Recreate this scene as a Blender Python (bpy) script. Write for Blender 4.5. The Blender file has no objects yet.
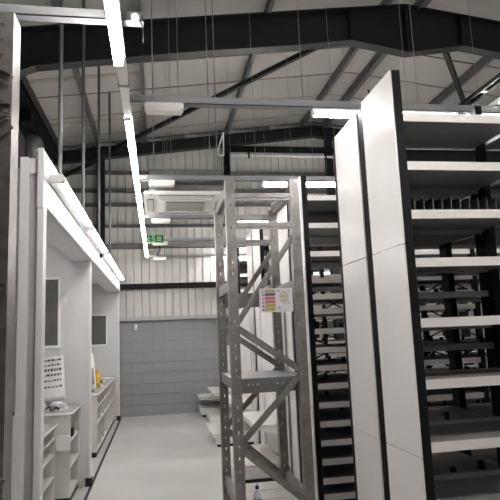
import bpy, bmesh, math, random
from mathutils import Vector, Matrix, noise
random.seed(7)
S = bpy.context.scene
COL = S.collection

# ------------------------------------------------------------------ camera
yaw, pit, rol = math.radians(9.80), math.radians(8.41), math.radians(-2.35)
fw = Vector((math.sin(yaw)*math.cos(pit), math.cos(yaw)*math.cos(pit), math.sin(pit)))
rt = fw.cross(Vector((0, 0, 1))).normalized()
up = rt.cross(fw)
r2 = rt*math.cos(rol) + up*math.sin(rol)
u2 = up*math.cos(rol) - rt*math.sin(rol)
cam = bpy.data.cameras.new('camera')
cam.sensor_width = 36.0
cam.lens = 550.0/500.0*36.0
cam.clip_start = 0.05
cam.clip_end = 100
co = bpy.data.objects.new('camera', cam)
COL.objects.link(co)
m = Matrix((r2, u2, -fw)).transposed().to_4x4()
m.translation = Vector((0, 0, 1.70))
co.matrix_world = m
S.camera = co

# ------------------------------------------------------------------ world and exposure
w = bpy.data.worlds.new('world')
S.world = w
w.use_nodes = True
w.node_tree.nodes['Background'].inputs[0].default_value = (0.75, 0.77, 0.8, 1)
w.node_tree.nodes['Background'].inputs[1].default_value = 0.2
S.view_settings.view_transform = 'Standard'
S.view_settings.look = 'None'
S.view_settings.gamma = 1
S.view_settings.use_curve_mapping = False
S.view_settings.exposure = 1.88
LED = 18.0

# ------------------------------------------------------------------ materials
MATS = {}
def mat(name, col, rough=0.5, metal=0.0, var=0.06, scale=6.0, bump=0.0, emit=0.0, spec=0.5, stretch=None, trans=0.0):
    mt = bpy.data.materials.new(name)
    mt.use_nodes = True
    nt = mt.node_tree
    b = nt.nodes['Principled BSDF']
    b.inputs['Roughness'].default_value = rough
    b.inputs['Metallic'].default_value = metal
    b.inputs['Specular IOR Level'].default_value = spec
    if trans:
        b.inputs['Transmission Weight'].default_value = trans
    tc = nt.nodes.new('ShaderNodeTexCoord')
    mp = nt.nodes.new('ShaderNodeMapping')
    if stretch:
        mp.inputs['Scale'].default_value = stretch
    nt.links.new(tc.outputs['Object'], mp.inputs['Vector'])
    nz = nt.nodes.new('ShaderNodeTexNoise')
    nz.inputs['Scale'].default_value = scale
    nz.inputs['Detail'].default_value = 5
    nt.links.new(mp.outputs[0], nz.inputs['Vector'])
    rp = nt.nodes.new('ShaderNodeValToRGB')
    lo = [max(0, c*(1-var)) for c in col]
    hi = [min(1, c*(1+var)) for c in col]
    rp.color_ramp.elements[0].position = 0.3
    rp.color_ramp.elements[1].position = 0.7
    rp.color_ramp.elements[0].color = (*lo, 1)
    rp.color_ramp.elements[1].color = (*hi, 1)
    nt.links.new(nz.outputs['Fac'], rp.inputs[0])
    nt.links.new(rp.outputs[0], b.inputs['Base Color'])
    if bump:
        bp = nt.nodes.new('ShaderNodeBump')
        bp.inputs['Strength'].default_value = bump
        bp.inputs['Distance'].default_value = 0.01
        nt.links.new(nz.outputs['Fac'], bp.inputs['Height'])
        nt.links.new(bp.outputs[0], b.inputs['Normal'])
    if emit:
        b.inputs['Emission Color'].default_value = (1.0, 0.975, 0.962, 1)
        b.inputs['Emission Strength'].default_value = emit
    MATS[name] = mt
    return mt

mat('panel_white', (0.86, 0.84, 0.815), 0.28, var=0.02, scale=2)
mat('booth_white', (0.80, 0.785, 0.78), 0.4, var=0.02, scale=3)
mat('booth_grey', (0.52, 0.50, 0.50), 0.5, var=0.03)
mat('partition', (0.66, 0.66, 0.665), 0.5, var=0.02, scale=3)
mat('black_steel', (0.006, 0.006, 0.0065), 0.6, var=0.2, spec=0.2)
mat('rafter_paint', (0.006, 0.0065, 0.009), 0.42, var=0.25, scale=3)
mat('shelf_grey', (0.30, 0.295, 0.285), 0.45, var=0.06, scale=4)
mat('shelf_lip', (0.80, 0.765, 0.73), 0.42, var=0.03)
mat('shelf_back', (0.05, 0.052, 0.05), 0.6, var=0.1)
mat('galv', (0.25, 0.235, 0.22), 0.4, metal=0.7, var=0.2, scale=14)
mat('galv_dark', (0.20, 0.20, 0.20), 0.45, metal=0.6, var=0.12, scale=9)
mat('purlin', (0.17, 0.17, 0.165), 0.5, metal=0.4, var=0.12)
mat('tray', (0.30, 0.30, 0.305), 0.45, metal=0.3, var=0.06)
mat('roof_liner', (0.47, 0.45, 0.415), 0.55, var=0.04, scale=1.2)
mat('roof_seam', (0.05, 0.05, 0.05), 0.7)
mat('insulation', (0.40, 0.36, 0.27), 0.8, var=0.15)
mat('cladding', (0.56, 0.55, 0.515), 0.5, var=0.04, scale=2)
mat('block_paint', (0.335, 0.337, 0.345), 0.6, var=0.05, scale=30, bump=0.25)
mat('mortar', (0.235, 0.235, 0.24), 0.7, var=0.05, scale=30)
mat('coping', (0.42, 0.42, 0.43), 0.55, var=0.04)
mat('left_wall', (0.10, 0.10, 0.10), 0.7, var=0.1)
mat('plain_wall', (0.55, 0.54, 0.52), 0.6, var=0.04)
mat('floor', (0.49, 0.48, 0.46), 0.42, var=0.07, scale=1.6, bump=0.03)
mat('led_on', (0.95, 0.95, 0.93), 0.4, var=0.0, emit=LED)
mat('tube_on', (0.95, 0.95, 0.93), 0.4, var=0.0, emit=6.0)
mat('inner_on', (0.95, 0.95, 0.93), 0.4, var=0.0, emit=3.0)
mat('strip_on', (0.95, 0.95, 0.93), 0.4, var=0.0, emit=10.0)
mat('led_off', (0.80, 0.79, 0.76), 0.35, var=0.02)
mat('white_plastic', (0.80, 0.785, 0.73), 0.35, var=0.02)
mat('grille', (0.02, 0.02, 0.02), 0.5)
mat('vane', (0.66, 0.65, 0.60), 0.35, var=0.02)
mat('cubby', (0.66, 0.64, 0.59), 0.45, var=0.03)
mat('worktop', (0.30, 0.29, 0.28), 0.35, var=0.1, scale=40)
mat('plinth', (0.010, 0.010, 0.010), 0.5)
mat('board_grey', (0.13, 0.13, 0.125), 0.25, var=0.05)
mat('frame_white', (0.90, 0.89, 0.88), 0.4, var=0.02)
mat('paper', (0.70, 0.69, 0.67), 0.6, var=0.05, scale=20)
mat('ink', (0.07, 0.07, 0.07), 0.7)
mat('yellow', (0.78, 0.42, 0.02), 0.35, var=0.08, scale=30)
mat('plastic_film', (0.62, 0.62, 0.63), 0.25, var=0.15, scale=30, bump=0.4)
mat('green', (0.004, 0.045, 0.016), 0.5, spec=0.2)
mat('pale_green', (0.22, 0.40, 0.20), 0.5)
mat('sign_white', (0.66, 0.63, 0.68), 0.45, var=0.02)
mat('sign_yellow', (0.42, 0.36, 0.11), 0.5)
mat('sign_red', (0.50, 0.17, 0.17), 0.5)
mat('sign_purple', (0.10, 0.08, 0.20), 0.5)
mat('sign_tan', (0.48, 0.44, 0.26), 0.5)
mat('lilac', (0.45, 0.40, 0.60), 0.5)
mat('deck', (0.62, 0.60, 0.55), 0.5, var=0.05)
mat('blue_cap', (0.015, 0.02, 0.10), 0.4)
mat('clear_plastic', (0.72, 0.73, 0.78), 0.15, var=0.03)
mat('wire', (0.35, 0.35, 0.35), 0.4, metal=0.5)
mat('duct', (0.28, 0.275, 0.265), 0.45, metal=0.3, var=0.1)
M = MATS

# ------------------------------------------------------------------ geometry helpers
WLOC = {}
class MB:
    def __init__(self):
        self.v = []; self.f = []
    def box(self, x0, x1, y0, y1, z0, z1):
        n = len(self.v)
        self.v += [(x0,y0,z0),(x1,y0,z0),(x1,y1,z0),(x0,y1,z0),(x0,y0,z1),(x1,y0,z1),(x1,y1,z1),(x0,y1,z1)]
        self.f += [(n,n+3,n+2,n+1),(n+4,n+5,n+6,n+7),(n,n+1,n+5,n+4),(n+1,n+2,n+6,n+5),(n+2,n+3,n+7,n+6),(n+3,n,n+4,n+7)]
        return self
    def bar(self, p, q, wa, wb, ref=(0, 1, 0)):
        """rectangular bar from p to q; wa along ref-ish side, wb along the other"""
        p = Vector(p); q = Vector(q); d = (q-p).normalized()
        a = Vector(ref); a = (a - d*a.dot(d)).normalized(); b = d.cross(a)
        n = len(self.v)
        for c in (p, q):
            for s, t in ((-1,-1),(1,-1),(1,1),(-1,1)):
                self.v.append(tuple(c + a*(s*wa/2) + b*(t*wb/2)))
        self.f += [(n+3,n+2,n+1,n),(n+4,n+5,n+6,n+7)]
        for i in range(4):
            j = (i+1) % 4
            self.f.append((n+i, n+j, n+4+j, n+4+i))
        return self
    def tube(self, p, q, r, r1=None, k=10):
        p = Vector(p); q = Vector(q); d = (q-p).normalized()
        a = d.orthogonal().normalized(); b = d.cross(a)
        r1 = r if r1 is None else r1
        n = len(self.v)
        for c, rr in ((p, r), (q, r1)):
            for i in range(k):
                t = 2*math.pi*i/k
                self.v.append(tuple(c + a*(rr*math.cos(t)) + b*(rr*math.sin(t))))
        for i in range(k):
            j = (i+1) % k
            self.f.append((n+i, n+j, n+k+j, n+k+i))
        self.f.append(tuple(n+i for i in reversed(range(k))))
        self.f.append(tuple(n+k+i for i in range(k)))
        return self
    def lathe(self, c, prof, k=16, ax=(0,0,1)):
        c = Vector(c); d = Vector(ax).normalized(); a = d.orthogonal().normalized(); b = d.cross(a)
        n = len(self.v)
        for r, h in prof:
            for i in range(k):
                t = 2*math.pi*i/k
                self.v.append(tuple(c + d*h + a*(r*math.cos(t)) + b*(r*math.sin(t))))
        for s in range(len(prof)-1):
            for i in range(k):
                j = (i+1) % k
                self.f.append((n+s*k+i, n+s*k+j, n+(s+1)*k+j, n+(s+1)*k+i))
        self.f.append(tuple(n+i for i in reversed(range(k))))
        e = n+(len(prof)-1)*k
        self.f.append(tuple(e+i for i in range(k)))
        return self
    def prism(self, pts, axis, a0, a1):
        """polygon pts (2D) extruded along axis 'x','y' or 'z'"""
        n = len(self.v); k = len(pts)
        for a in (a0, a1):
            for u, v in pts:
                self.v.append({'x': (a,u,v), 'y': (u,a,v), 'z': (u,v,a)}[axis])
        self.f.append(tuple(n+i for i in range(k)))
        self.f.append(tuple(n+k+i for i in reversed(range(k))))
        for i in range(k):
            j = (i+1) % k
            self.f.append((n+j, n+i, n+k+i, n+k+j))
        return self
    def mesh(self, name, mt, off, bevel=0, smooth=False):
        me = bpy.data.meshes.new(name)
        me.from_pydata([(x-off[0], y-off[1], z-off[2]) for x, y, z in self.v], [], self.f)
        bm = bmesh.new(); bm.from_mesh(me)
        bmesh.ops.recalc_face_normals(bm, faces=bm.faces)
        if bevel:
            bmesh.ops.bevel(bm, geom=list(bm.edges), offset=bevel, segments=2, affect='EDGES', clamp_overlap=True)
        if smooth:
            for fc in bm.faces:
                fc.smooth = len(fc.verts) <= 4
        bm.to_mesh(me); bm.free()
        me.materials.append(mt)
        return me
    def build(self, name, mt, parent=None, loc=None, bevel=0, smooth=False):
        if loc is None:
            xs = [v[0] for v in self.v]; ys = [v[1] for v in self.v]; zs = [v[2] for v in self.v]
            loc = ((min(xs)+max(xs))/2, (min(ys)+max(ys))/2, min(zs))
        return link(name, self.mesh(name, M[mt], loc, bevel, smooth), parent, loc)

def link(name, me, parent, loc):
    o = bpy.data.objects.new(name, me)
    COL.objects.link(o)
    pw = Vector((0, 0, 0))
    if parent is not None:
        o.parent = parent
        pw = WLOC[parent.name]
    o.location = Vector(loc) - pw
    WLOC[o.name] = Vector(loc)
    return o

BOXES = {}
def bx(name, mt, parent, x0, x1, y0, y1, z0, z1, bevel=0.0):
    """box part; alike boxes share one mesh"""
    d = (round(abs(x1-x0), 4), round(abs(y1-y0), 4), round(abs(z1-z0), 4))
    key = (d, mt, bevel)
    if key not in BOXES:
        b = MB().box(-d[0]/2, d[0]/2, -d[1]/2, d[1]/2, -d[2]/2, d[2]/2)
        BOXES[key] = b.mesh(name, M[mt], (0, 0, 0), min(bevel, min(d)*0.4) if bevel else 0)
    return link(name, BOXES[key], parent, ((x0+x1)/2, (y0+y1)/2, (z0+z1)/2))

def tag(o, label, cat, group=None):
    o['label'] = label; o['category'] = cat
    if group: o['group'] = group
    return o
def thing(name, loc, label, cat, group=None):
    o = bpy.data.objects.new(name, None)
    o.empty_display_size = 0.1
    COL.objects.link(o)
    o.location = loc
    WLOC[o.name] = Vector(loc)
    return tag(o, label, cat, group)
def struct(o):
    o['kind'] = 'structure'
    return o
def stuff(o):
    o['kind'] = 'stuff'
    return o

XL, XR, YB, D = -2.35, 9.95, -5.0, 12.4
RX, RS, RZ = 3.8, 0.125, 6.70
def roof(x, top=RZ): return top - RS*abs(x-RX)

# ------------------------------------------------------------------ setting: floor, walls, ceiling
struct(MB().box(XL-.2, XR+.2, YB-.2, D+.2, -.12, 0).build('floor', 'floor'))
struct(MB().box(XL-.2, XL, YB-.2, D+.2, 0, 6.2).build('wall_left', 'left_wall'))
struct(MB().box(XR, XR+.2, YB-.2, D+.2, 0, 6.2).build('wall_right', 'plain_wall'))
struct(MB().prism([(XL, 0), (XR, 0), (XR, roof(XR)), (RX, roof(RX)), (XL, roof(XL))], 'y', YB-.2, YB).build('wall_back', 'plain_wall'))
wf = struct(MB().prism([(XL, 0), (XR, 0), (XR, roof(XR)), (RX, roof(RX)), (XL, roof(XL))], 'y', D+.02, D+.2).build('wall_far', 'mortar'))
# blockwork dado, one object per block
BW, BH = 0.45, 0.225
ncourse = 9
for c in range(ncourse):
    x = XL - (0.22 if c % 2 else 0.0)
    while x < 4.4:
        a, b = max(x, XL), x+BW-.008
        if b-a > 0.03:
            bx('block', 'block_paint', wf, a, b, D-.004-random.random()*.002, D+.05, c*BH+.001, (c+1)*BH-.007, 0.002)
        x += BW
o = MB()
for c in range(ncourse):
    x = 4.4
    while x < XR-.1:
        o.box(x, min(x+BW-.008, XR), D-.004, D+.05, c*BH, (c+1)*BH-.007); x += BW
stuff(o.build('block_run', 'block_paint', wf))
bx('coping', 'coping', wf, XL, XR, D-.10, D+.05, 2.025, 2.11, 0.006)
# ribbed cladding sheets, 1.02 m cover width
x = XL
while x < XR-0.05:
    xe = min(x+1.02, XR)
    o = MB()
    pts = []; k = 0
    px = x
    prof = [(x, D-.03)]
    while px < xe-0.01:
        r0 = px+0.13; r1 = px+0.17
        if r1 <= xe+.001:
            prof += [(r0-.004, D-.03), (r0, D+.004), (r1-.014, D+.004), (r1-.006, D-.03)]
        px += 0.17
    prof += [(xe-.004, D-.03), (xe-.004, D+.015), (x, D+.015)]
    # keep below the roof slope: split at the top by a flat limit
    zt = min(roof(x), roof(xe))
    o.prism(prof, 'z', 2.11, zt)
    o.build('cladding_sheet', 'cladding', wf)
    x += 1.02
for zr, hh, mt in ((2.72, .11, 'black_steel'), (3.62, .10, 'galv_dark'), (4.10, .05, 'purlin'), (4.58, .06, 'purlin'), (4.90, .07, 'purlin'), (5.32, .06, 'purlin')):
    o = MB().box(XL, XR, D-.16, D-.03, zr, zr+.012).box(XL, XR, D-.16, D-.15, zr, zr+hh).box(XL, XR, D-.16, D-.03, zr+hh-.012, zr+hh)
    o.build('sheeting_rail', mt, wf)
for xp in (-1.18, 4.1, 7.2):
    zt = roof(xp, 6.38)
    o = MB().box(xp-.085, xp+.085, D-.30, D-.285, 0, zt).box(xp-.085, xp+.085, D-.195, D-.18, 0, zt).box(xp-.006, xp+.006, D-.3, D-.18, 0, zt)
    o.build('wall_post', 'rafter_paint', wf)
MB().bar((-2.25, D-.24, 5.08), (-1.2, D-.24, 5.62), .05, .09).build('wall_brace', 'rafter_paint', wf)

# ceiling: liner panels 1 m wide on both slopes, backing sheet, purlins
ce = struct(MB().prism([(XL-.2, roof(XL-.2)+.06), (RX, RZ+.06), (XR+.2, roof(XR+.2)+.06), (XR+.2, roof(XR+.2)+.16), (RX, RZ+.16), (XL-.2, roof(XL-.2)+.16)], 'y', YB-.2, D+.2).build('ceiling', 'roof_seam'))
y = YB+.39
PAN = {}
while y < D:
    for s, (xa, xb) in enumerate(((XL, RX), (RX, XR))):
        y1 = min(y+1.03, D+.0)
        za, zb = roof(xa), roof(xb)
        MB().prism([(xa, za), (xb, zb), (xb, zb+.012), (xa, za+.012)], 'y', y, y1-.045).build('liner_panel', 'roof_liner', ce)
    y += 1.03
for xp in (-2.2, -1.23, -0.19, 1.67, 3.52, 4.08, 5.9, 7.6, 9.2):
    zt = roof(xp)-.005
    big = 1.6 if xp == 4.08 else 1.0
    o = MB().box(xp-.03*big, xp+.03*big, YB, D-.05, zt-.012, zt).box(xp-.004, xp+.004, YB, D-.05, zt-.16, zt).box(xp-.03*big, xp+.03*big, YB, D-.05, zt-.17, zt-.158)
    o.build('purlin', 'purlin', ce)
for ys in (9.12, 11.05, 6.2):
    xa, xb = XL, -0.25
    MB().prism([(xa, roof(xa)-.012), (xb, roof(xb)-.012), (xb, roof(xb)-.002), (xa, roof(xa)-.002)], 'y', ys-.06, ys+.06).build('insulation_strip', 'insulation', ce)
# eaves beam along the left wall
MB().box(XL, XL+.34, YB, D, 5.66, 5.68).box(XL, XL+.34, YB, D, 5.86, 5.88).box(XL+.32, XL+.34, YB, D, 5.66, 5.88).box(XL, XL+.02, YB, D, 5.4, 5.9).build('eaves_beam', 'rafter_paint', ce)

# ------------------------------------------------------------------ portal frames
def portal(yc, label, near):
    t = thing('portal_frame', (RX, yc, 0), label, 'steel frame', 'steel portal frames of the roof')
    top = 6.52
    if near:
        bot = [(-2.2, 5.05), (-1.55, 5.32), (0.4, 5.60), (2.1, 5.80), (2.9, 5.92), (3.8, 5.77), (4.7, 5.92), (5.5, 5.80), (7.2, 5.6), (9.15, 5.32), (9.8, 5.05)]
    else:
        bot = [(x, roof(x, top)-.22) for x in (-2.2, 3.8, 9.8)]
    # web
    pts = [(-2.2, roof(-2.2, top)), (RX, top), (9.8, roof(9.8, top))] + [(x, z) for x, z in reversed(bot)]
    MB().prism(pts, 'y', yc-.008, yc+.008).build('rafter_web', 'rafter_paint', t)
    fl = MB()
    for (xa, za), (xb, zb) in zip(bot[:-1], bot[1:]):
        fl.prism([(xa, za), (xb, zb), (xb, zb-.018), (xa, za-.018)], 'y', yc-.09, yc+.09)
    fl.build('bottom_flange', 'rafter_paint', t)
    tf = MB()
    for xa, xb in ((-2.2, RX), (RX, 9.8)):
        tf.prism([(xa, roof(xa, top)), (xb, roof(xb, top)), (xb, roof(xb, top)+.018), (xa, roof(xa, top)+.018)], 'y', yc-.09, yc+.09)
    tf.build('top_flange', 'rafter_paint', t)
    if near:
        MB().box(RX-.015, RX+.015, yc-.085, yc+.085, 5.77, top).build('apex_plate', 'rafter_paint', t)
        for xs in (2.9, 4.7):
            MB().box(xs-.006, xs+.006, yc-.085, yc+.085, 5.92, roof(xs, top)).build('web_stiffener', 'rafter_paint', t)
        for xc, sg in ((-2.2, 1), (9.8, -1)):
            MB().box(xc-.1, xc-.085, yc-.09, yc+.09, 0, roof(xc, top)).box(xc+.085, xc+.1, yc-.09, yc+.09, 0, 5.1).box(xc-.1, xc+.1, yc-.006, yc+.006, 0, 5.1).build('column', 'rafter_paint', t)
    return t
portal(7.3, 'deep black steel rafter with haunched apex crossing the top of the picture', True)
portal(2.2, 'black steel rafter overhead nearest the camera side of the roof', True)
portal(D-.12, 'shallow black steel rafter against the far ribbed gable wall', False)
# roof braces
def brace(p, q, label, th=.07):
    tag(MB().bar(p, q, th, th).bar((p[0], p[1], p[2]+.03), (q[0], q[1], q[2]+.03), th*1.5, .012, ref=(0, 1, 0)).build('roof_brace', 'rafter_paint'), label, 'brace', 'diagonal roof braces')
brace((-1.0, D-.2, 5.82), (3.05, 7.42, 6.22), 'long black diagonal brace rising rightwards across the left roof slope')
brace((4.42, 7.42, 6.20), (8.2, D-.2, 5.72), 'short visible black brace on the right roof slope above the shelving')

# ------------------------------------------------------------------ overhead lighting grid
TY = [3.88, 5.92, 7.95, 9.95, 12.02]
TX = -0.20
tr = thing('light_trunking', (TX, 3, 3.42), 'long slim white trunking running down the aisle to the far wall', 'trunking')
MB().box(TX-.03, TX+.03, -4.5, 12.12, 3.40, 3.45).build('channel', 'led_off', tr)
for yc in (3.65, 4.9, 6.9, 8.9, 10.9):
    MB().box(TX-.04, TX+.04, yc-.008, yc+.008, 3.392, 3.458).build('clip', 'tray', tr)
for i, (ya, yb, lab) in enumerate(((1.75, 3.23, 'bright white linear lamp glaring at the top left above the aisle'), (4.2, 6.45, 'slim lit strip on the trunking above the air conditioner'), (6.6, 8.3, 'slim lit strip on the trunking just past the air conditioner'), (8.45, 10.15, 'slim lit strip on the trunking beside the exit sign'), (10.3, 11.95, 'slim lit strip at the far wall end of the trunking'))):
    if i:
        l = thing('linear_lamp', (TX, (ya+yb)/2, 3.37), lab, 'lamp', 'linear lamps on the aisle trunking')
        MB().box(TX-.024, TX+.024, ya, yb, 3.366, 3.390).build('diffuser', 'strip_on', l, bevel=.005)
        MB().box(TX-.026, TX+.026, ya-.012, ya, 3.364, 3.391).build('end_cap', 'led_off', l)
        MB().box(TX-.026, TX+.026, yb, yb+.012, 3.364, 3.391).build('end_cap', 'led_off', l)
        continue
    l = thing('linear_lamp', (TX, (ya+yb)/2, 3.33), lab, 'lamp', 'linear lamps on the aisle trunking')
    MB().box(TX-.034, TX+.018, ya, yb, 3.335, 3.395).build('diffuser', 'led_on', l, bevel=.008)
    MB().box(TX-.036, TX+.02, ya-.02, ya, 3.333, 3.399).build('end_cap', 'led_off', l)
    MB().box(TX-.036, TX+.02, yb, yb+.02, 3.333, 3.399).build('end_cap', 'led_off', l)

def tray(y, xa, xb, z, label):
    t = thing('cross_tray', (xa, y, z), label, 'cable tray', 'grey trays crossing under the roof')
    MB().box(xa, xb, y-.035, y+.035, z, z+.006).box(xa, xb, y-.035, y-.029, z, z+.055).box(xa, xb, y+.029, y+.035, z, z+.055).build('channel', 'tray', t)
    x = xa+.35
    while x < min(xb, 6):
        MB().tube((x, y, z+.01), (x, y, roof(x)-.01), .0026, k=6).build('suspension_wire', 'wire', t)
        x += 0.95
    return t
order = ['nearest', 'second', 'third', 'fourth', 'farthest']
for y, wh in ((1.85, 'just above the camera'), (-2.25, 'behind the camera')):
    tray(y, 0.9, 9.0, 3.37, 'grey cross tray on wires %s' % wh)
    for xa, xb, w2 in ((1.20, 2.40, 'at the aisle edge'), (4.0, 5.2, 'farther right')):
        l = thing('batten_lamp', ((xa+xb)/2, y, 3.32), 'lit white batten on the cross tray %s, %s' % (wh, w2), 'lamp', 'lit battens under the cross trays')
        bx('housing', 'led_off', l, xa, xb, y-.03, y+.03, 3.352, 3.369)
        bx('diffuser', 'led_on', l, xa+.01, xb-.01, y-.03, y+.03, 3.316, 3.352, .006)
for i, y in enumerate(TY):
    tray(y, TX+.03, 9.0, 3.37, 'grey cross tray hung on wires, %s of the five from the camera' % order[i])
    b = thing('emergency_light', (0.07, y, 3.32), 'unlit white box light under left end of the %s cross tray' % order[i], 'light', 'unlit box lights along the aisle')
    bx('housing', 'led_off', b, -.065, .215, y-.06, y+.06, 3.325, 3.368, .008)
    bx('diffuser', 'white_plastic', b, -.055, .205, y-.05, y+.05, 3.308, 3.325, .006)
    for j, (xa, xb) in enumerate(((1.20, 2.40), (2.46, 3.66), (5.4, 6.6))):
        wh = ['just past the aisle edge', 'over the middle of the shelving', 'far over on the right'][j]
        l = thing('batten_lamp', ((xa+xb)/2, y, 3.32), 'lit white batten under the %s cross tray, %s' % (order[i], wh), 'lamp', 'lit battens under the cross trays')
        bx('housing', 'led_off', l, xa, xb, y-.03, y+.03, 3.352, 3.369)
        bx('diffuser', 'led_on', l, xa+.01, xb-.01, y-.03, y+.03, 3.316, 3.352, .006)
        bx('end_cap', 'led_off', l, xa, xa+.01, y-.031, y+.031, 3.315, 3.353)
        bx('end_cap', 'led_off', l, xb-.01, xb, y-.031, y+.031, 3.315, 3.353)
tray(2.97, -1.9, -.05, 3.46, 'grey cross tray at top left reaching from the bright lamp to the silver post')
sd = thing('smoke_detector', (-.09, 2.9, 3.42), 'small white dome detector on the tray right of the bright lamp', 'detector')
MB().lathe((-.09, 2.90, 3.42), [(.012, 0), (.022, .01), (.026, .03), (.026, .05)], 14).build('dome', 'booth_grey', sd, smooth=True)
MB().bar((-.09, 2.90, 3.475), (-.09, 2.934, 3.485), .012, .012, ref=(1, 0, 0)).build('mount', 'tray', sd)
MB().tube((-.068, 2.9, 3.44), (-.052, 2.9, 3.40), .004, k=6).tube((-.052, 2.9, 3.40), (-.05, 2.9, 3.31), .003, k=6).build('cable', 'black_steel', sd)
# right-hand run above the first shelves
t = thing('ceiling_track', (2.53, 3.7, 3.47), 'black twin rail track at the right edge above the shelving', 'track')
MB().box(2.50, 2.52, 2.2, 4.0, 3.47, 3.50).build('rail', 'black_steel', t)
MB().box(2.56, 2.58, 2.2, 4.0, 3.47, 3.50).build('rail', 'black_steel', t)
for yy in (2.5, 2.9, 3.3, 3.7):
    MB().box(2.515, 2.565, yy-.02, yy+.02, 3.475, 3.49).build('spacer', 'wire', t)
MB().tube((2.54, 3.3, 3.49), (2.54, 3.3, roof(2.54)), .004, k=6).build('suspension_wire', 'wire', t)
tag(MB().box(2.74, 2.80, 2.6, 4.0, 3.44, 3.48).build('white_trunking', 'led_off'), 'short white trunking length at right edge beside black track', 'trunking')
sp = thing('spot_camera', (1.72, 4.0, 3.43), 'small black camera hung behind the tall white end panels', 'camera')
MB().tube((1.72, 3.93, 3.50), (1.72, 4.07, 3.48), .03, k=12).build('body', 'black_steel', sp)
MB().bar((1.72, 4.0, 3.5), (1.72, 4.0, 3.60), .012, .012).build('bracket', 'black_steel', sp)
MB().box(1.70, 1.76, 3.93, 4.0, 3.425, 3.46).build('base', 'black_steel', sp)
# ------------------------------------------------------------------ exit sign
ex = thing('exit_sign', (-.04, 9.86, 3.34), 'green and white emergency exit sign hung at the trunking', 'sign')
bx('backing', 'pale_green', ex, -.19, .135, 9.862, 9.875, 3.335, 3.485)
bx('pictogram_field', 'green', ex, -.185, -.068, 9.858, 9.862, 3.35, 3.47)
bx('arrow_field', 'green', ex, -.016, .128, 9.858, 9.862, 3.35, 3.47)
MB().tube((-.128, 9.857, 3.447), (-.128, 9.8585, 3.447), .011, k=8).bar((-.133, 9.857, 3.435), (-.150, 9.857, 3.395), .002, .016).bar((-.145, 9.857, 3.40), (-.118, 9.857, 3.365), .002, .011).bar((-.15, 9.857, 3.4), (-.18, 9.857, 3.375), .002, .011).bar((-.13, 9.857, 3.43), (-.10, 9.857, 3.415), .002, .009).bar((-.137, 9.857, 3.43), (-.165, 9.857, 3.42), .002, .009).build('running_figure', 'pale_green', ex)
MB().bar((-.045, 9.857, 3.455), (-.045, 9.857, 3.38), .002, .012).bar((-.045, 9.857, 3.365), (-.065, 9.857, 3.395), .002, .012).bar((-.045, 9.857, 3.365), (-.025, 9.857, 3.395), .002, .012).build('arrow', 'green', ex)
MB().box(.020, .10, 9.8565, 9.858, 3.432, 3.446).box(.020, .10, 9.8565, 9.858, 3.402, 3.416).box(.020, .10, 9.8565, 9.858, 3.372, 3.386).build('print_lines', 'pale_green', ex)
# cable looping on the far tray
c = MB()
pts = [Vector((0.06+.03*math.sin(i*.6), 11.95, 3.62-.22*i/8)) for i in range(9)]
for a, b in zip(pts[:-1], pts[1:]): c.tube(a, b, .012, k=6)
tag(c.build('cable', 'black_steel'), 'short black cable hanging beside the far end of the white trunking', 'cable')

# ------------------------------------------------------------------ ceiling cassette air conditioner
ac = thing('air_conditioner', (.32, 6.5, 3.25), 'white ceiling cassette air conditioner with grey body above the aisle', 'air conditioner')
x0, x1, y0, y1 = -.13, .84, 6.03, 7.12
bx('body', 'galv_dark', ac, x0+.06, x1-.06, y0+.07, y1-.07, 3.29, 3.56, .01)
bx('fascia_panel', 'white_plastic', ac, x0, x1, y0, y1, 3.25, 3.29, .014)
cx, cy = (x0+x1)/2, (y0+y1)/2
MB().prism([(cx-.33, 3.25), (cx-.26, 3.235), (cx+.26, 3.235), (cx+.33, 3.25)], 'y', cy-.33, cy+.33).build('centre_panel', 'white_plastic', ac)
bx('grille_recess', 'grille', ac, cx-.23, cx+.23, cy-.23, cy+.23, 3.229, 3.236)
for i in range(11):
    yy = cy-.22+i*.044
    bx('grille_slat', 'vane', ac, cx-.23, cx+.23, yy-.003, yy+.003, 3.222, 3.230)
for i in range(13):
    xx = cx-.222+i*.037
    bx('grille_bar', 'vane', ac, xx-.0025, xx+.0025, cy-.23, cy+.23, 3.223, 3.230)
for (a, b, c_, d_) in ((cx-.30, cx+.30, y0+.055, y0+.115), (cx-.30, cx+.30, y1-.115, y1-.055), (x0+.045, x0+.105, cy-.3, cy+.3), (x1-.105, x1-.045, cy-.3, cy+.3)):
    bx('louvre_slot', 'grille', ac, a-.006, b+.006, c_-.006, d_+.006, 3.2475, 3.2505)
    bx('louvre_vane', 'vane', ac, a, b, c_, d_, 3.238, 3.246, .003)
bx('badge', 'grille', ac, x0+.06, x0+.10, y0+.02, y0+.04, 3.246, 3.251)
for xx in (x0+.12, x1-.12):
    for yy in (y0+.13, y1-.13):
        MB().tube((xx, yy, 3.55), (xx, yy, roof(xx)-.01), .006, k=6).build('hanging_rod', 'wire', ac)
bx('drain_box', 'galv_dark', ac, x1-.10, x1-.02, y0+.15, y0+.45, 3.38, 3.50)

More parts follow.
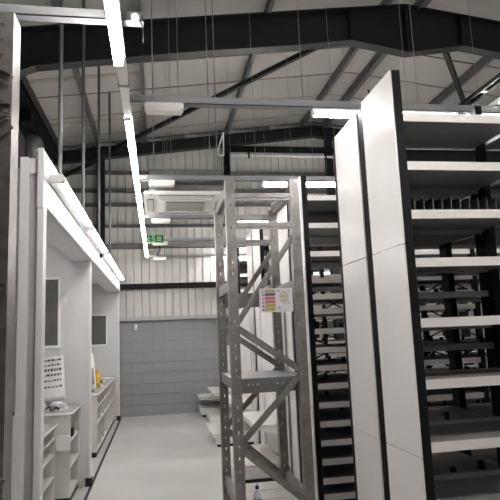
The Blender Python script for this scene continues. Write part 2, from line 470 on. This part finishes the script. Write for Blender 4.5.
# ------------------------------------------------------------------ long-span shelving rows
def unit(xa, bays_w, ya, yb, face, levels, end, label, backs=(), top=3.31, dividers=None, clips=0, brc=False):
    """one shelving bay; face -1: open front towards the camera, +1: towards the far wall"""
    xb = xa+bays_w
    t = thing('shelving_bay', ((xa+xb)/2, (ya+yb)/2, 0), label, 'shelving', 'bays of black-framed shelving')
    up_w, up_d = .056, .05
    xl = xa+up_w+.001 if end else xa+.001
    for xx in ((xa, xb-up_w) if end else (xb-up_w,)):
        for yy in (ya, yb-up_d):
            ud = .11 if (face > 0 and end) else up_d
            yy = yb-ud if yy > ya else yy
            bx('upright', 'black_steel', t, xx+.0005, xx+up_w-.0005, yy, yy+ud, 0, top-(0 if end else .02))
    yf = ya if face < 0 else yb
    for z in levels:
        s = bx('shelf', 'shelf_grey', t, xl, xb-up_w-.001, ya+.012, yb-.012, z-.03, z-.004)
        if face < 0:
            bx('front_lip', 'shelf_lip', s, xl, xb-up_w-.001, ya+.002, ya+.012, z-.056, z)
            bx('rear_lip', 'shelf_grey', s, xl, xb-up_w-.001, yb-.012, yb-.006, z-.045, z)
        else:
            bx('front_lip', 'shelf_lip', s, xl, xb-up_w-.001, yb-.012, yb-.002, z-.056, z)
            bx('rear_lip', 'shelf_grey', s, xl, xb-up_w-.001, ya+.006, ya+.012, z-.045, z)
    yback = yb-.005 if face < 0 else ya+.001
    for z0, z1 in backs:
        bx('back_panel', 'shelf_back', t, xl, xb-up_w, yback, yback+.004, z0, z1)
    if dividers:
        z, h = dividers
        x = xa+.09
        while x < xb-.06:
            bx('divider', 'galv_dark', t, x-.003, x+.003, ya+.28, yb-.02, z+.001, z+h)
            x += .068
    if end:
        pa, pb = (ya+.003, yb-.049) if face < 0 else (ya+.06, yb-.084)
        for z0, z1 in ((.02, .917), (.921, 2.20), (2.204, top)):
            bx('end_panel', 'panel_white', t, xa-.012, xa-.0005, pa, pb, z0, z1, .002)
        if face < 0:
            bx('joint_strip', 'black_steel', t, xa+.002, xa+.03, yb+.0005, yb+.0145, 0, top)
        o = MB()
        z = .2
        while z < top-.1:
            o.box(xa-.006, xa+.004, pb+.008, pb+.018, z, z+.018)
            z += .22
        stuff(o.build('panel_screws', 'tray', t))
    if clips:
        o = MB()
        rr = random.Random(int(xa*100+ya*1000))
        for z in levels[2:]:
            x = xa+.07
            while x < xb-.08:
                if rr.random() < clips:
                    h = rr.uniform(.02, .06)
                    wd = rr.uniform(.015, .04)
                    o.box(x, x+wd, yback-.07*(1 if face < 0 else -1)-.015, yback-.07*(1 if face < 0 else -1)+.015, z-.004, z+h)
                x += .11
        if o.v:
            stuff(o.build('shelf_clips', 'black_steel', t))
    if brc:
        yy = yback+.012 if face < 0 else yback-.012
        for z0, z1 in brc:
            MB().bar((xa+.05, yy, z0), (xb-.05, yy, z1), .005, .016).build('cross_brace', 'black_steel', t)
            MB().bar((xa+.05, yy+.007, z1), (xb-.05, yy+.007, z0), .005, .016).build('cross_brace', 'black_steel', t)
    bx('base_plinth', 'black_steel', t, xl, xb-up_w, yf+(.03 if face < 0 else -.04), yf+(.04 if face < 0 else -.03), 0.005, .06)
    return t
LA = [3.055, 2.73, 2.414, 2.108, 1.736, 1.369, 1.006, .64, .33, .12]
LA2 = [3.03, 2.71, 2.40, 2.16, 1.93, 1.70, 1.55, 1.30, 1.02, .66, .34, .12]
LB = [3.10, 2.80, 2.50, 2.22, 2.05, 1.90, 1.70, 1.51, 1.33, 1.15, .965, .78, .60, .42, .24, .09]
X0, BWD = 1.526, .96
names = {0: 'aisle end bay with white end panels', 1: 'second bay in from the aisle', 2: 'third bay in from the aisle'}
rows = [('nearest', 3.16, 3.72, 3.735, 4.40, LA, LA2, 3), ('second', 5.48, 6.10, 6.115, 6.74, LB, LB, 3), ('third', 7.95, 8.57, 8.585, 9.20, LB, LB, 3), ('farthest', 10.40, 11.02, 11.035, 11.65, LB, LB, 2)]
for rn, a0, a1, b0, b1, l1, l2, nb in rows:
    for i in range(nb):
        xa = X0+i*BWD
        first = rn == 'nearest'
        unit(xa, BWD, a0, a1, -1, l1, i == 0, 'shelves facing the camera, %s row, %s' % (rn, names[i]),
             backs=((2.78, 3.0), (2.43, 2.60)) if first else ((2.83, 3.07),),
             dividers=(2.412, .15) if first else None, top=3.345 if first else 3.31, clips=0 if first else .35)
        unit(xa, BWD, b0, b1, 1, l2, i == 0, 'shelves facing the far wall, %s row, %s' % (rn, names[i]),
             clips=.3, brc=None if first else ((1.75, 2.2), (1.3, 1.65)))

# ------------------------------------------------------------------ silver pallet racking
def post(parent, xa, xb, ya, yb, ztop, z0=0.0, pitch=.075, hole=True, slot=.085):
    """open channel post with a slotted web facing the camera and two flanges running back"""
    o = MB()
    wy = .006
    if hole:
        hw = (xb-xa)*slot
        xm = (xa+xb)/2
        o.box(xa, xm-hw, ya, ya+wy, z0, ztop)
        o.box(xm+hw, xb, ya, ya+wy, z0, ztop)
        z = z0
        while z < ztop:
            o.box(xm-hw, xm+hw, ya, ya+wy, z, min(z+pitch*.74, ztop))
            z += pitch
    else:
        o.box(xa, xb, ya, ya+wy, z0, ztop)
    o.box(xa, xa+wy, ya+wy, yb, z0, ztop)
    o.box(xb-wy, xb, ya+wy, yb, z0, ztop)
    o.box(xa, xa+.022, yb-wy, yb, z0, ztop)
    o.box(xb-.022, xb, yb-wy, yb, z0, ztop)
    p = o.build('post', 'galv', parent)
    return p
rk = thing('pallet_rack', (.9, 5.1, 0), 'free standing galvanised rack with zigzag braces at the middle of the picture', 'rack')
PL, PR, PW = .60, 1.172, .08
for yy, zt in ((4.60, 3.02), (5.52, 2.95)):
    post(rk, PL, PL+PW, yy, yy+.085, zt, pitch=.1, slot=.05)
    post(rk, PR, PR+PW, yy, yy+.085, zt, pitch=.1, slot=.05)
    for xx in (PL, PR):
        MB().box(xx-.012, xx+PW+.012, yy-.015, yy+.10, 0, .006).build('base_plate', 'galv', rk)
    ym = yy+.03
    def br(xa, za, xb, zb):
        MB().bar((xa, ym, za), (xb, ym, zb), .03, .006).bar((xa, ym-.014, za+.018), (xb, ym-.014, zb+.018), .004, .036).bar((xa, ym-.014, za-.018), (xb, ym-.014, zb-.018), .004, .018).build('brace', 'galv', rk)
    a, b = PL+PW-.01, PR+.01
    br(a, 2.86, b, 2.86)
    br(a, 2.60, b, 2.60)
    br(a, 1.77, b, 2.50)
    br(a, 1.72, b, 1.36)
    br(b, 1.31, a, .80)
    br(a, .74, b, .30)
    for zz in (2.86, 2.60, 1.75, 1.33, .77):
        for xx in (PL+PW-.02, PR+.02):
            MB().tube((xx, yy-.008, zz), (xx, yy+.01, zz), .009, k=8).build('bolt', 'wire', rk)
for zz in (2.90, 2.05, 1.22, .25):
    for xx, mt in ((PL+.015, 'galv'), (PR+.035, 'galv')):
        MB().box(xx, xx+.045, 4.685, 5.52, zz, zz+.09).box(xx-.01, xx+.055, 4.672, 4.69, zz-.04, zz+.13).box(xx-.01, xx+.055, 5.51, 5.522, zz-.04, zz+.13).build('beam', 'galv', rk)
# perforated steel deck with folded front edge
o = MB().box(PL+.07, PR+.03, 4.70, 5.50, 1.30, 1.306)
o.box(PL+.07, PR+.03, 4.694, 4.70, 1.185, 1.306).box(PL+.07, PR+.03, 5.5, 5.506, 1.2, 1.306)
dk = o.build('steel_deck', 'galv_dark', rk)
o = MB()
for xx in (.75, .79, .83, 1.0, 1.05): o.tube((xx, 4.690, 1.255), (xx, 4.6945, 1.255), .008, k=8)
stuff(o.build('edge_holes', 'deck', dk))
MB().box(PL+.07, PR+.03, 5.46, 5.506, 1.94, 2.08).build('back_stop', 'galv_dark', rk)
for i in range(3):
    bx('deck_board', 'deck', rk, PL+.07, PR+.03, 4.72+i*.265, 4.72+i*.265+.255, .232, .25)

# load notice on the rack
sg = thing('load_notice', (1.0, 4.56, 1.85), 'white load notice with yellow and red bands fixed to the rack', 'sign')
sx0, sx1, sz0, sz1, sy = .852, 1.142, 1.853, 2.055, 4.572
bx('sheet', 'sign_white', sg, sx0, sx1, sy, sy+.004, sz0, sz1)
bx('tape', 'sign_white', sg, sx0+.05, sx0+.09, sy-.002, sy+.02, sz1-.004, sz1+.012)
for i, (mt, h) in enumerate((('sign_yellow', .026), ('sign_purple', .022), ('sign_red', .026), ('sign_red', .026), ('sign_yellow', .028), ('sign_yellow', .028))):
    zt = sz1-.012-i*.030
    bx('band', mt, sg, sx0+.048, sx0+.138, sy-.001, sy, zt-h, zt)
    MB().prism([(sx0+.022, zt-h), (sx0+.042, zt-h), (sx0+.032, zt-.003)], 'y', sy-.001, sy).build('warning_triangle', 'sign_purple' if i in (1, 4, 5) else ('sign_red' if i > 1 else 'sign_yellow'), sg)
for i in range(6):
    zt = sz1-.028-i*.018
    hw = (.022, .034, .04, .04, .034, .022)[i]
    bx('list_row', 'sign_tan' if i not in (2, 4) else 'sign_yellow', sg, sx0+.212-hw, sx0+.212+hw, sy-.001, sy, zt-.011, zt)
for (xa, xb, za, zb) in ((.150, .180, .165, .185), (.243, .265, .168, .180), (.155, .185, .02, .045), (.245, .268, .065, .075)):
    bx('print_mark', 'lilac', sg, sx0+xa, sx0+xb, sy-.001, sy, sz0+za, sz0+zb)

# second rack, foreground left edge
rl = thing('pallet_rack', (-1.0, 2.55, 0), 'slotted galvanised rack upright cut by the left edge of the picture', 'rack')
post(rl, -.73, -.632, 2.50, 2.635, 3.21)
post(rl, -1.63, -1.532, 2.50, 2.635, 3.21)
MB().box(-.745, -.617, 2.485, 2.65, 0, .006).build('base_plate', 'galv', rl)
MB().box(-1.645, -1.517, 2.485, 2.65, 0, .006).build('base_plate', 'galv', rl)
for (xa, za, xb, zb) in ((-.633, 2.86, -1.55, 4.0-.72), (-.633, 2.72, -1.55, 2.72), (-.633, 2.66, -1.55, 1.95), (-.633, 1.92, -1.55, 1.92), (-.633, 1.12, -1.55, 1.85), (-.633, 1.06, -1.55, .4)):
    MB().bar((xa, 2.485, za), (xb, 2.485, zb), .006, .05).bar((xa, 2.470, za+.025), (xb, 2.470, zb+.025), .03, .004).build('brace', 'galv', rl)
for zz in (2.88, 2.72, 1.92):
    MB().tube((-.655, 2.478, zz), (-.655, 2.50, zz), .01, k=8).build('bolt', 'wire', rl)

# bottle on the rack deck
bt = thing('spray_bottle', (.80, 4.76, .25), 'clear bottle with dark blue cap standing on the low rack deck', 'bottle')
bc = (.80, 4.76, .2505)
MB().lathe(bc, [(.030, 0), (.034, .006), (.034, .085), (.030, .105), (.014, .135), (.013, .15)], 18).build('body', 'clear_plastic', bt, smooth=True)
MB().lathe((bc[0], bc[1], bc[2]+.15), [(.016, 0), (.016, .022), (.013, .026)], 16).build('cap', 'blue_cap', bt, smooth=True)
MB().lathe((bc[0], bc[1], bc[2]+.176), [(.011, 0), (.009, .016), (.003, .026)], 12).build('nozzle', 'clear_plastic', bt, smooth=True)
MB().lathe((bc[0], bc[1], bc[2]+.02), [(.0346, 0), (.0346, .055)], 18).build('label_band', 'blue_cap', bt, smooth=True)

# ------------------------------------------------------------------ white gondola display units beyond the rack
def gondola(ya, yb, xf, levels, h, label):
    t = thing('gondola_unit', (1.2, (ya+yb)/2, 0), label, 'display shelf', 'white gondola units along the aisle')
    xbk = 1.44
    bx('back_panel', 'panel_white', t, xbk, xbk+.03, ya+.03, yb-.03, .1, h)
    for yy in (ya, yb-.03):
        bx('slotted_post', 'booth_white', t, xbk-.02, xbk+.05, yy, yy+.03, 0, h+.01)
        o = MB(); z = .3
        while z < h-.05:
            o.box(xbk-.0215, xbk-.019, yy+.010, yy+.02, z, z+.022); z += .05
        stuff(o.build('post_slots', 'grille', t))
    for z, x in levels:
        s = bx('shelf', 'deck', t, x+.01, xbk-.002, ya+.035, yb-.035, z-.02, z, .003)
        bx('front_lip', 'panel_white', s, x, x+.01, ya+.035, yb-.035, z-.05, z+.004)
        for yy in (ya+.03, yb-.035):
            MB().prism([(x+.02, z-.022), (xbk-.005, z-.022), (xbk-.005, z-.12), (x+.02, z-.05)], 'y', yy, yy+.004).build('shelf_bracket', 'panel_white', s)
    bx('base', 'booth_white', t, xf+.02, xbk, ya+.02, yb-.02, .04, .165, .004)
    bx('kickplate', 'plinth', t, xf+.05, xbk, ya+.03, yb-.03, 0, .04)
    return t
gondola(11.66, 12.36, .84, [(.40, .84)], 1.42, 'small low white gondola with deep shelves against the far wall')
gondola(10.42, 11.64, .93, [(.60, 1.0), (.185, .94)], 1.42, 'low white gondola with two shelves, one before the far wall')
gondola(8.55, 9.80, .82, [(.185, .80), (.62, 1.08)], 2.1, 'white gondola beyond the rack, between two slotted posts')
gondola(6.45, 7.68, .83, [(.185, .82), (.62, 1.10)], 2.2, 'tall white gondola with deep base shelf right behind the rack')

# ------------------------------------------------------------------ booths along the left side
bo = thing('booth_surround', (-1.4, 8.0, 0), 'white panelled booth surround with lit fascia along the left side', 'booth')
FX = -.77
bx('fascia', 'booth_white', bo, FX-.04, FX, 3.90, 12.05, 2.64, 3.0, .006)
bx('soffit', 'booth_white', bo, FX-.25, FX-.041, 4.02, 12.05, 2.64, 2.66)
bx('inner_fascia', 'booth_white', bo, FX-.25, FX-.23, 4.02, 12.05, 2.661, 2.86)
bx('fascia_cap', 'booth_white', bo, FX-.05, FX+.006, 3.90, 12.05, 3.0, 3.025, .004)
bx('ceiling_panel', 'booth_white', bo, -2.05, FX-.251, 4.02, 6.95, 2.83, 2.86)
bx('ceiling_panel', 'booth_white', bo, -2.05, FX-.251, 7.0, 11.99, 2.83, 2.86)
bx('back_wall', 'partition', bo, -2.07, -2.05, 3.9, 12.05, 0, 2.86)
for ya, yb in ((6.95, 7.0), (11.99, 12.04)):
    bx('partition', 'partition', bo, -2.05, -.815, ya, yb, 0, 2.63)
    bx('partition_head', 'partition', bo, -2.05, FX-.252, ya, yb, 2.631, 2.829)
    bx('edge_trim', 'booth_white', bo, -.8149, -.79, ya-.012, yb+.012, .09, 2.639, .003)
    bx('partition_plinth', 'plinth', bo, -.85, -.775, ya-.03, yb+.03, 0.002, .09)
# near end of the surround, facing the camera
bx('end_wall', 'booth_grey', bo, -2.05, -.812, 3.965, 4.01, 0, 2.86)
bx('end_stile', 'booth_white', bo, -.925, -.862, 3.905, 3.964, 0, 2.97, .004)
bx('end_stile', 'booth_white', bo, -.805, -.762, 3.90, 4.012, 0, 2.639, .004)
bx('end_stile_head', 'booth_white', bo, -.805, -.762, 3.885, 3.899, 2.60, 3.03, .003)
bx('end_rail', 'booth_white', bo, -.862, -.805, 3.93, 3.964, 2.86, 2.97, .004)
bx('end_panel', 'booth_white', bo, -2.0, -.93, 3.94, 3.964, 1.24, 2.9, .004)
bx('lower_end_panel', 'booth_white', bo, -2.0, -.862, 3.88, 3.904, .05, 1.22, .004)
# vertical support tubes from the fascia to the roof
for i, yy in enumerate((4.72, 6.21, 7.92, 9.8)):
    wh = ('nearest to', 'second from', 'third from', 'fourth and farthest from')[i]
    tag(MB().tube((-.795, yy, 3.025), (-.795, yy, roof(-.795)-.01), .018, k=10).build('support_tube', 'purlin', smooth=True), 'thin grey tube rising from the booth fascia, %s the camera' % wh, 'tube', 'support tubes over the booth fascia')
# tube lamps on the fascia
for i, (ya, yb) in enumerate(((4.10, 5.85), (6.0, 7.75), (7.9, 9.65), (9.8, 11.55))):
    wh = ('nearest', 'second', 'third', 'farthest')[i]
    l = thing('tube_lamp', (FX, (ya+yb)/2, 2.78), 'lit white tube lamp on the booth fascia, %s of four from the camera' % wh, 'lamp', 'tube lamps on the booth fascia')
    MB().tube((FX+.083, ya+.06, 2.875), (FX+.083, yb-.06, 2.875), .026, k=14).build('tube', 'tube_on', l, smooth=True)
    bx('housing', 'led_off', l, FX+.0005, FX+.055, ya+.02, yb-.02, 2.842, 2.908, .006)
    for yy in (ya, yb-.06):
        MB().tube((FX+.083, yy, 2.875), (FX+.083, yy+.06, 2.875), .032, k=14).box(FX+.056, FX+.08, yy+.005, yy+.055, 2.845, 2.905).build('end_holder', 'led_off', l, smooth=True)
bx_o = bx('sensor', 'black_steel', None, FX+.0, FX+.03, 7.79, 7.85, 2.80, 2.86)
tag(bx_o, 'tiny black sensor on the booth fascia between tube lamps', 'sensor')
for ya, yb, wh in ((4.4, 6.6, 'nearer'), (7.4, 9.4, 'far')):
    l = thing('tube_lamp', (FX-.28, (ya+yb)/2, 2.7), 'tube lamp tucked behind the fascia inside the %s booth' % wh, 'lamp', 'tube lamps inside the booths')
    MB().tube((FX-.29, ya+.03, 2.745), (FX-.29, yb-.03, 2.745), .02, k=12).build('tube', 'inner_on', l, smooth=True)
    bx('housing', 'led_off', l, FX-.267, FX-.2515, ya, yb, 2.71, 2.78)
# framed boards on the partitions
def board(xa, xb, y, za, zb, label):
    t = thing('framed_board', ((xa+xb)/2, y, za), label, 'board', 'dark boards in white frames')
    fwd = .028
    bx('panel', 'board_grey', t, xa+fwd, xb-fwd, y-.014, y-.002, za+fwd, zb-fwd)
    bx('frame_rail', 'frame_white', t, xa, xb, y-.022, y-.001, zb-fwd, zb, .003)
    bx('frame_rail', 'frame_white', t, xa, xb, y-.022, y-.001, za, za+fwd, .003)
    bx('frame_stile', 'frame_white', t, xa, xa+fwd, y-.022, y-.001, za+fwd, zb-fwd, .003)
    bx('frame_stile', 'frame_white', t, xb-fwd, xb, y-.022, y-.001, za+fwd, zb-fwd, .003)
board(-1.80, -1.145, 6.95, 1.60, 2.445, 'dark grey board in white frame on the nearer booth partition')
board(-1.63, -1.03, 11.99, 1.53, 2.18, 'dark grey board in white frame on the far booth partition')

# counters with pigeonholes
def counter(ya, yb, xf, ztop, cols, label, rows_z, name='counter', endbox=False, xback=-2.0):
    t = thing(name, ((xf+xback)/2, (ya+yb)/2, 0), label, 'counter', 'counters in the booths')
    MB().prism([(xback, ya-.02), (xf-.05, ya-.02), (xf+.02, ya+.04), (xf+.02, yb), (xback, yb)], 'z', ztop-.028, ztop).build('worktop', 'worktop', t, bevel=.004)
    zb = ztop-.0285
    MB().prism([(xf-.05, ya-.022), (xf+.021, ya+.04), (xf+.021, yb), (xf+.024, yb), (xf+.024, ya+.038), (xf-.049, ya-.026), (xback, ya-.026), (xback, ya-.022)], 'z', ztop-.026, ztop-.002).build('worktop_edge', 'frame_white', t)
    bx('end_panel', 'cubby', t, xback, xf, ya, ya+.022, .07, zb, .002)
    bx('end_panel', 'cubby', t, xback, xf, yb-.024, yb-.002, .07, zb, .002)
    bx('back_panel', 'cubby', t, xf-.36, xf-.345, ya+.0225, yb-.0245, .07, zb)
    bx('plinth', 'plinth', t, xback+.05, xf-.012, ya+.01, yb-.01, 0.0, .07)
    n = cols
    for i in range(1, n):
        yy = ya+(yb-ya)*i/n
        bx('divider', 'cubby', t, xf-.344, xf-.001, yy-.009, yy+.009, .0925, zb)
    for z in rows_z:
        bx('shelf', 'cubby', t, xf-.344, xf-.003, ya+.0225, yb-.0245, z, z+.02)
    bx('bottom_board', 'cubby', t, xf-.344, xf, ya+.0225, yb-.0245, .0705, .092)
    if endbox:
        bx('socket_box', 'booth_white', t, xf-.135, xf+.002, ya-.055, ya-.0005, .55, .70, .006)
    return t
counter(6.25, 6.94, -.92, .935, 1, 'short pigeonhole counter in the nearer booth with white socket box', (.36, .62), endbox=True)
counter(8.5, 11.98, -.88, .90, 6, 'long pigeonhole counter in the far booth running to the block wall', (.45, .68))
lu = counter(4.5, 6.17, -1.06, .84, 2, 'low open shelf counter in front of the nearer booth counter', (.30, .52, .68))
# floor edging
struct(MB().box(-.80, -.768, 4.05, 12.3, .0005, .008).build('trim_1', 'plinth'))

# ------------------------------------------------------------------ clutter on the counters
pc = thing('paper_notice', (-1.22, 6.75, .905), 'white printed paper leaning on the nearer booth partition', 'paper')
def on_paper(u, v, off=0):
    # u across 0..1, v up 0..1; sheet leans back onto the partition and is turned a little
    p = Vector((-1.42+.33*u+.05*(1-v), 6.70+.20*v-.02*u, .99+.49*v+.055*(1-u)*(0) + .03*u))
    p.y += .012*math.sin(u*6)*(.6)+off
    return p
o = MB()
nu, nv = 8, 8
for off in (0, .006):
    for j in range(nv+1):
        for i in range(nu+1):
            u, v = i/nu, j/nv
            o.v.append(tuple(on_paper(u, v, off)))
K = (nu+1)*(nv+1)
for j in range(nv):
    for i in range(nu):
        a = j*(nu+1)+i
        o.f.append((a, a+1, a+nu+2, a+nu+1))
        o.f.append((K+a, K+a+nu+1, K+a+nu+2, K+a+1))
for i in range(nu):
    o.f.append((i, K+i, K+i+1, i+1)); a = nv*(nu+1)+i; o.f.append((a, a+1, K+a+1, K+a))
for j in range(nv):
    a = j*(nu+1); o.f.append((a, a+nu+1, K+a+nu+1, K+a)); a += nu; o.f.append((a, K+a, K+a+nu+1, a+nu+1))
o.build('sheet', 'paper', pc, smooth=True)
rr = random.Random(5)
for k, v in enumerate((.90, .79, .67, .56, .44, .30)):
    o = MB()
    u = .28
    while u < .86:
        du = rr.uniform(.05, .13)
        hh = rr.uniform(.025, .05) if k != 2 else .06
        q = [on_paper(u, v, -.002), on_paper(min(u+du, .9), v, -.002), on_paper(min(u+du, .9), v+hh, -.002), on_paper(u, v+hh, -.002)]
        n = len(o.v)
        o.v += [tuple(p) for p in q]; o.f.append((n, n+1, n+2, n+3))
        u += du+.03
    o.build('text_line', 'ink', pc)
def lump(name, c, r, mt, label, cat, seed, squash=.6):
    bm = bmesh.new()
    bmesh.ops.create_icosphere(bm, subdivisions=3, radius=1)
    for v in bm.verts:
        d = v.co.normalized()
        n = noise.noise(d*2.2+Vector((seed, 0, 0)))*.45+noise.noise(d*5+Vector((0, seed, 0)))*.2
        v.co = Vector((d.x*r[0], d.y*r[1], d.z*r[2]))*(1+n)
    zmin = min(v.co.z for v in bm.verts)
    for v in bm.verts: v.co.z -= zmin
    me = bpy.data.meshes.new(name); bm.to_mesh(me); bm.free()
    me.materials.append(M[mt])
    tag(link(name, me, None, c), label, cat)
lump('crumpled_bag', (-1.10, 6.56, .936), (.085, .06, .035), 'plastic_film', 'crumpled clear plastic bag near the front edge of the nearer counter', 'bag', 3)
lump('crumpled_paper', (-1.26, 6.45, .936), (.05, .06, .05), 'paper', 'crumpled white paper by the left end of the nearer counter', 'paper', 8)
o = MB()
pts = [Vector((-1.185+.012*i, 6.36+.045*math.sin(i*1.1), .945+.02*(math.sin(i*.9)+1))) for i in range(12)]
for a, b in zip(pts[:-1], pts[1:]): o.tube(a, b, .007, k=6)
tag(o.build('cable', 'black_steel'), 'tangled black cable on the nearer counter below the paper notice', 'cable')
tag(MB().prism([(-1.06, 6.42), (-.97, 6.50), (-1.02, 6.75), (-1.12, 6.68)], 'z', .9355, .941).build('paper_sheet', 'paper'), 'flat paper sheet on the nearer counter beside the crumpled bag', 'paper')
# far counter
yb_ = thing('yellow_bottle', (-.97, 9.35, .90), 'yellow bottle with nozzle standing on the far booth counter', 'bottle')
MB().lathe((-.97, 9.35, .9005), [(.05, 0), (.056, .01), (.058, .17), (.052, .20), (.03, .225)], 18).build('body', 'yellow', yb_, smooth=True)
MB().lathe((-.97, 9.35, 1.1255), [(.026, 0), (.026, .045), (.02, .055)], 14).bar((-.97, 9.35, 1.165), (-1.03, 9.33, 1.17), .022, .02).build('trigger_cap', 'yellow', yb_)
MB().lathe((-.97, 9.35, .94), [(.0586, 0), (.0590, .05)], 18).build('label_band', 'sign_yellow', yb_, smooth=True)
wd = thing('dispenser', (-1.0, 8.98, .90), 'tall rounded white dispenser leaning behind the yellow bottle', 'dispenser')
MB().lathe((-1.0, 8.98, .914), [(.055, 0), (.062, .02), (.068, .3), (.072, .45), (.06, .53), (.035, .57), (.01, .585)], 18, ax=(-.10, 0.06, 1)).build('body', 'white_plastic', wd, smooth=True)
MB().lathe((-.985, 8.93, 1.0), [(.03, 0), (.032, .22), (.02, .26)], 14, ax=(-.10, .05, 1)).build('grip', 'booth_grey', wd, smooth=True)
for i, (xx, yy, rz, lab) in enumerate(((-1.0, 9.75, .3, 'white paper sheet on the far counter just past the yellow bottle'), (-1.05, 10.5, -.2, 'white paper sheet midway along the far counter'), (-1.0, 11.4, .5, 'white paper sheet at the block wall end of the far counter'))):
    c_, s_ = math.cos(rz), math.sin(rz)
    P = [(xx+a*c_-b*s_, yy+a*s_+b*c_) for a, b in ((-.07, -.15), (.07, -.15), (.07, .15), (-.07, .15))]
    tag(MB().prism(P, 'z', .9005, .915).build('paper_sheet', 'paper'), lab, 'paper', 'papers on the far counter')
tag(MB().prism([(-1.10, 8.60), (-.96, 8.58), (-.95, 8.74), (-1.09, 8.76)], 'z', .9005, .925).build('black_folder', 'plinth', bevel=.004), 'flat black folder at the near corner of the far counter', 'folder')
tag(MB().tube((-1.02, 9.95, .93), (-1.0, 10.3, .93), .028, k=12).build('black_roll', 'black_steel', smooth=True), 'small black roll lying on the far counter between papers', 'roll')
bxs = bx('black_box', 'plinth', None, -1.02, -.93, 6.5, 6.62, .642, .72, .006)
tag(bxs, 'small black box inside the pigeonhole of the nearer counter', 'box')
bxs = bx('black_box', 'plinth', None, -1.28, -1.12, 5.72, 5.92, .542, .63, .006)
tag(bxs, 'small black box on the low open shelf counter', 'box')

# ------------------------------------------------------------------ wall fittings
s = thing('wall_sensor', (-.46, D-.01, 1.83), 'small white sensor box high on the grey block wall', 'sensor')
bx('housing', 'frame_white', s, -.485, -.43, D-.045, D-.005, 1.83, 1.95, .006)
bx('lens', 'booth_grey', s, -.472, -.443, D-.049, D-.045, 1.85, 1.88)
# black pipe goalpost with white pipe on the gable wall
pf = thing('pipe_frame', (2.9, 11.86, 5.8), 'black pipe frame with white pipe below, high on the gable wall', 'pipe')
MB().tube((1.62, 11.86, 5.80), (5.4, 11.86, 5.80), .075, k=12).build('top_pipe', 'black_steel', pf, smooth=True)
MB().tube((1.60, 11.86, 5.78), (1.60, 11.86, 2.2), .075, k=12).build('drop_pipe', 'black_steel', pf, smooth=True)
MB().lathe((1.60, 11.86, 5.70), [(.085, 0), (.09, .02), (.09, .16), (.06, .19)], 12).build('elbow', 'black_steel', pf, smooth=True)
MB().tube((1.70, 11.80, 5.62), (5.4, 11.80, 5.62), .028, k=8).build('white_pipe', 'frame_white', pf, smooth=True)
for xx in (2.1, 3.9):
    MB().box(xx-.02, xx+.02, 11.77, 11.84, 5.58, 5.72).build('pipe_clip', 'black_steel', pf)
tb = MB()
A, B, C_ = (1.53, 11.75, 6.14), (1.36, 11.75, 5.62), (1.52, 11.75, 5.60)
for p, q in ((A, B), (B, C_), (C_, A)): tb.tube(p, q, .016, k=6)
tag(tb.build('bracket', 'frame_white'), 'thin white triangular bracket beside the black pipe frame', 'bracket')
# duct and box on the left wall
dt = thing('wall_fan', (-2.2, 10.4, 5.1), 'round grey fan cowl under the eaves on the dark left wall', 'fan')
MB().lathe((XL+.022, 10.6, 5.28), [(.30, 0), (.30, .12), (.24, .2), (.10, .24)], 20, ax=(1, 0, 0)).build('cowl', 'duct', dt, smooth=True)
MB().lathe((XL+.022, 10.6, 5.28), [(.34, 0), (.34, .03)], 20, ax=(1, 0, 0)).build('flange', 'galv_dark', dt)
tag(bx('junction_box', 'black_steel', None, XL+.021, XL+.26, 9.5, 9.9, 5.42, 5.64, .01), 'black junction box on the left wall above the fan cowl', 'box')
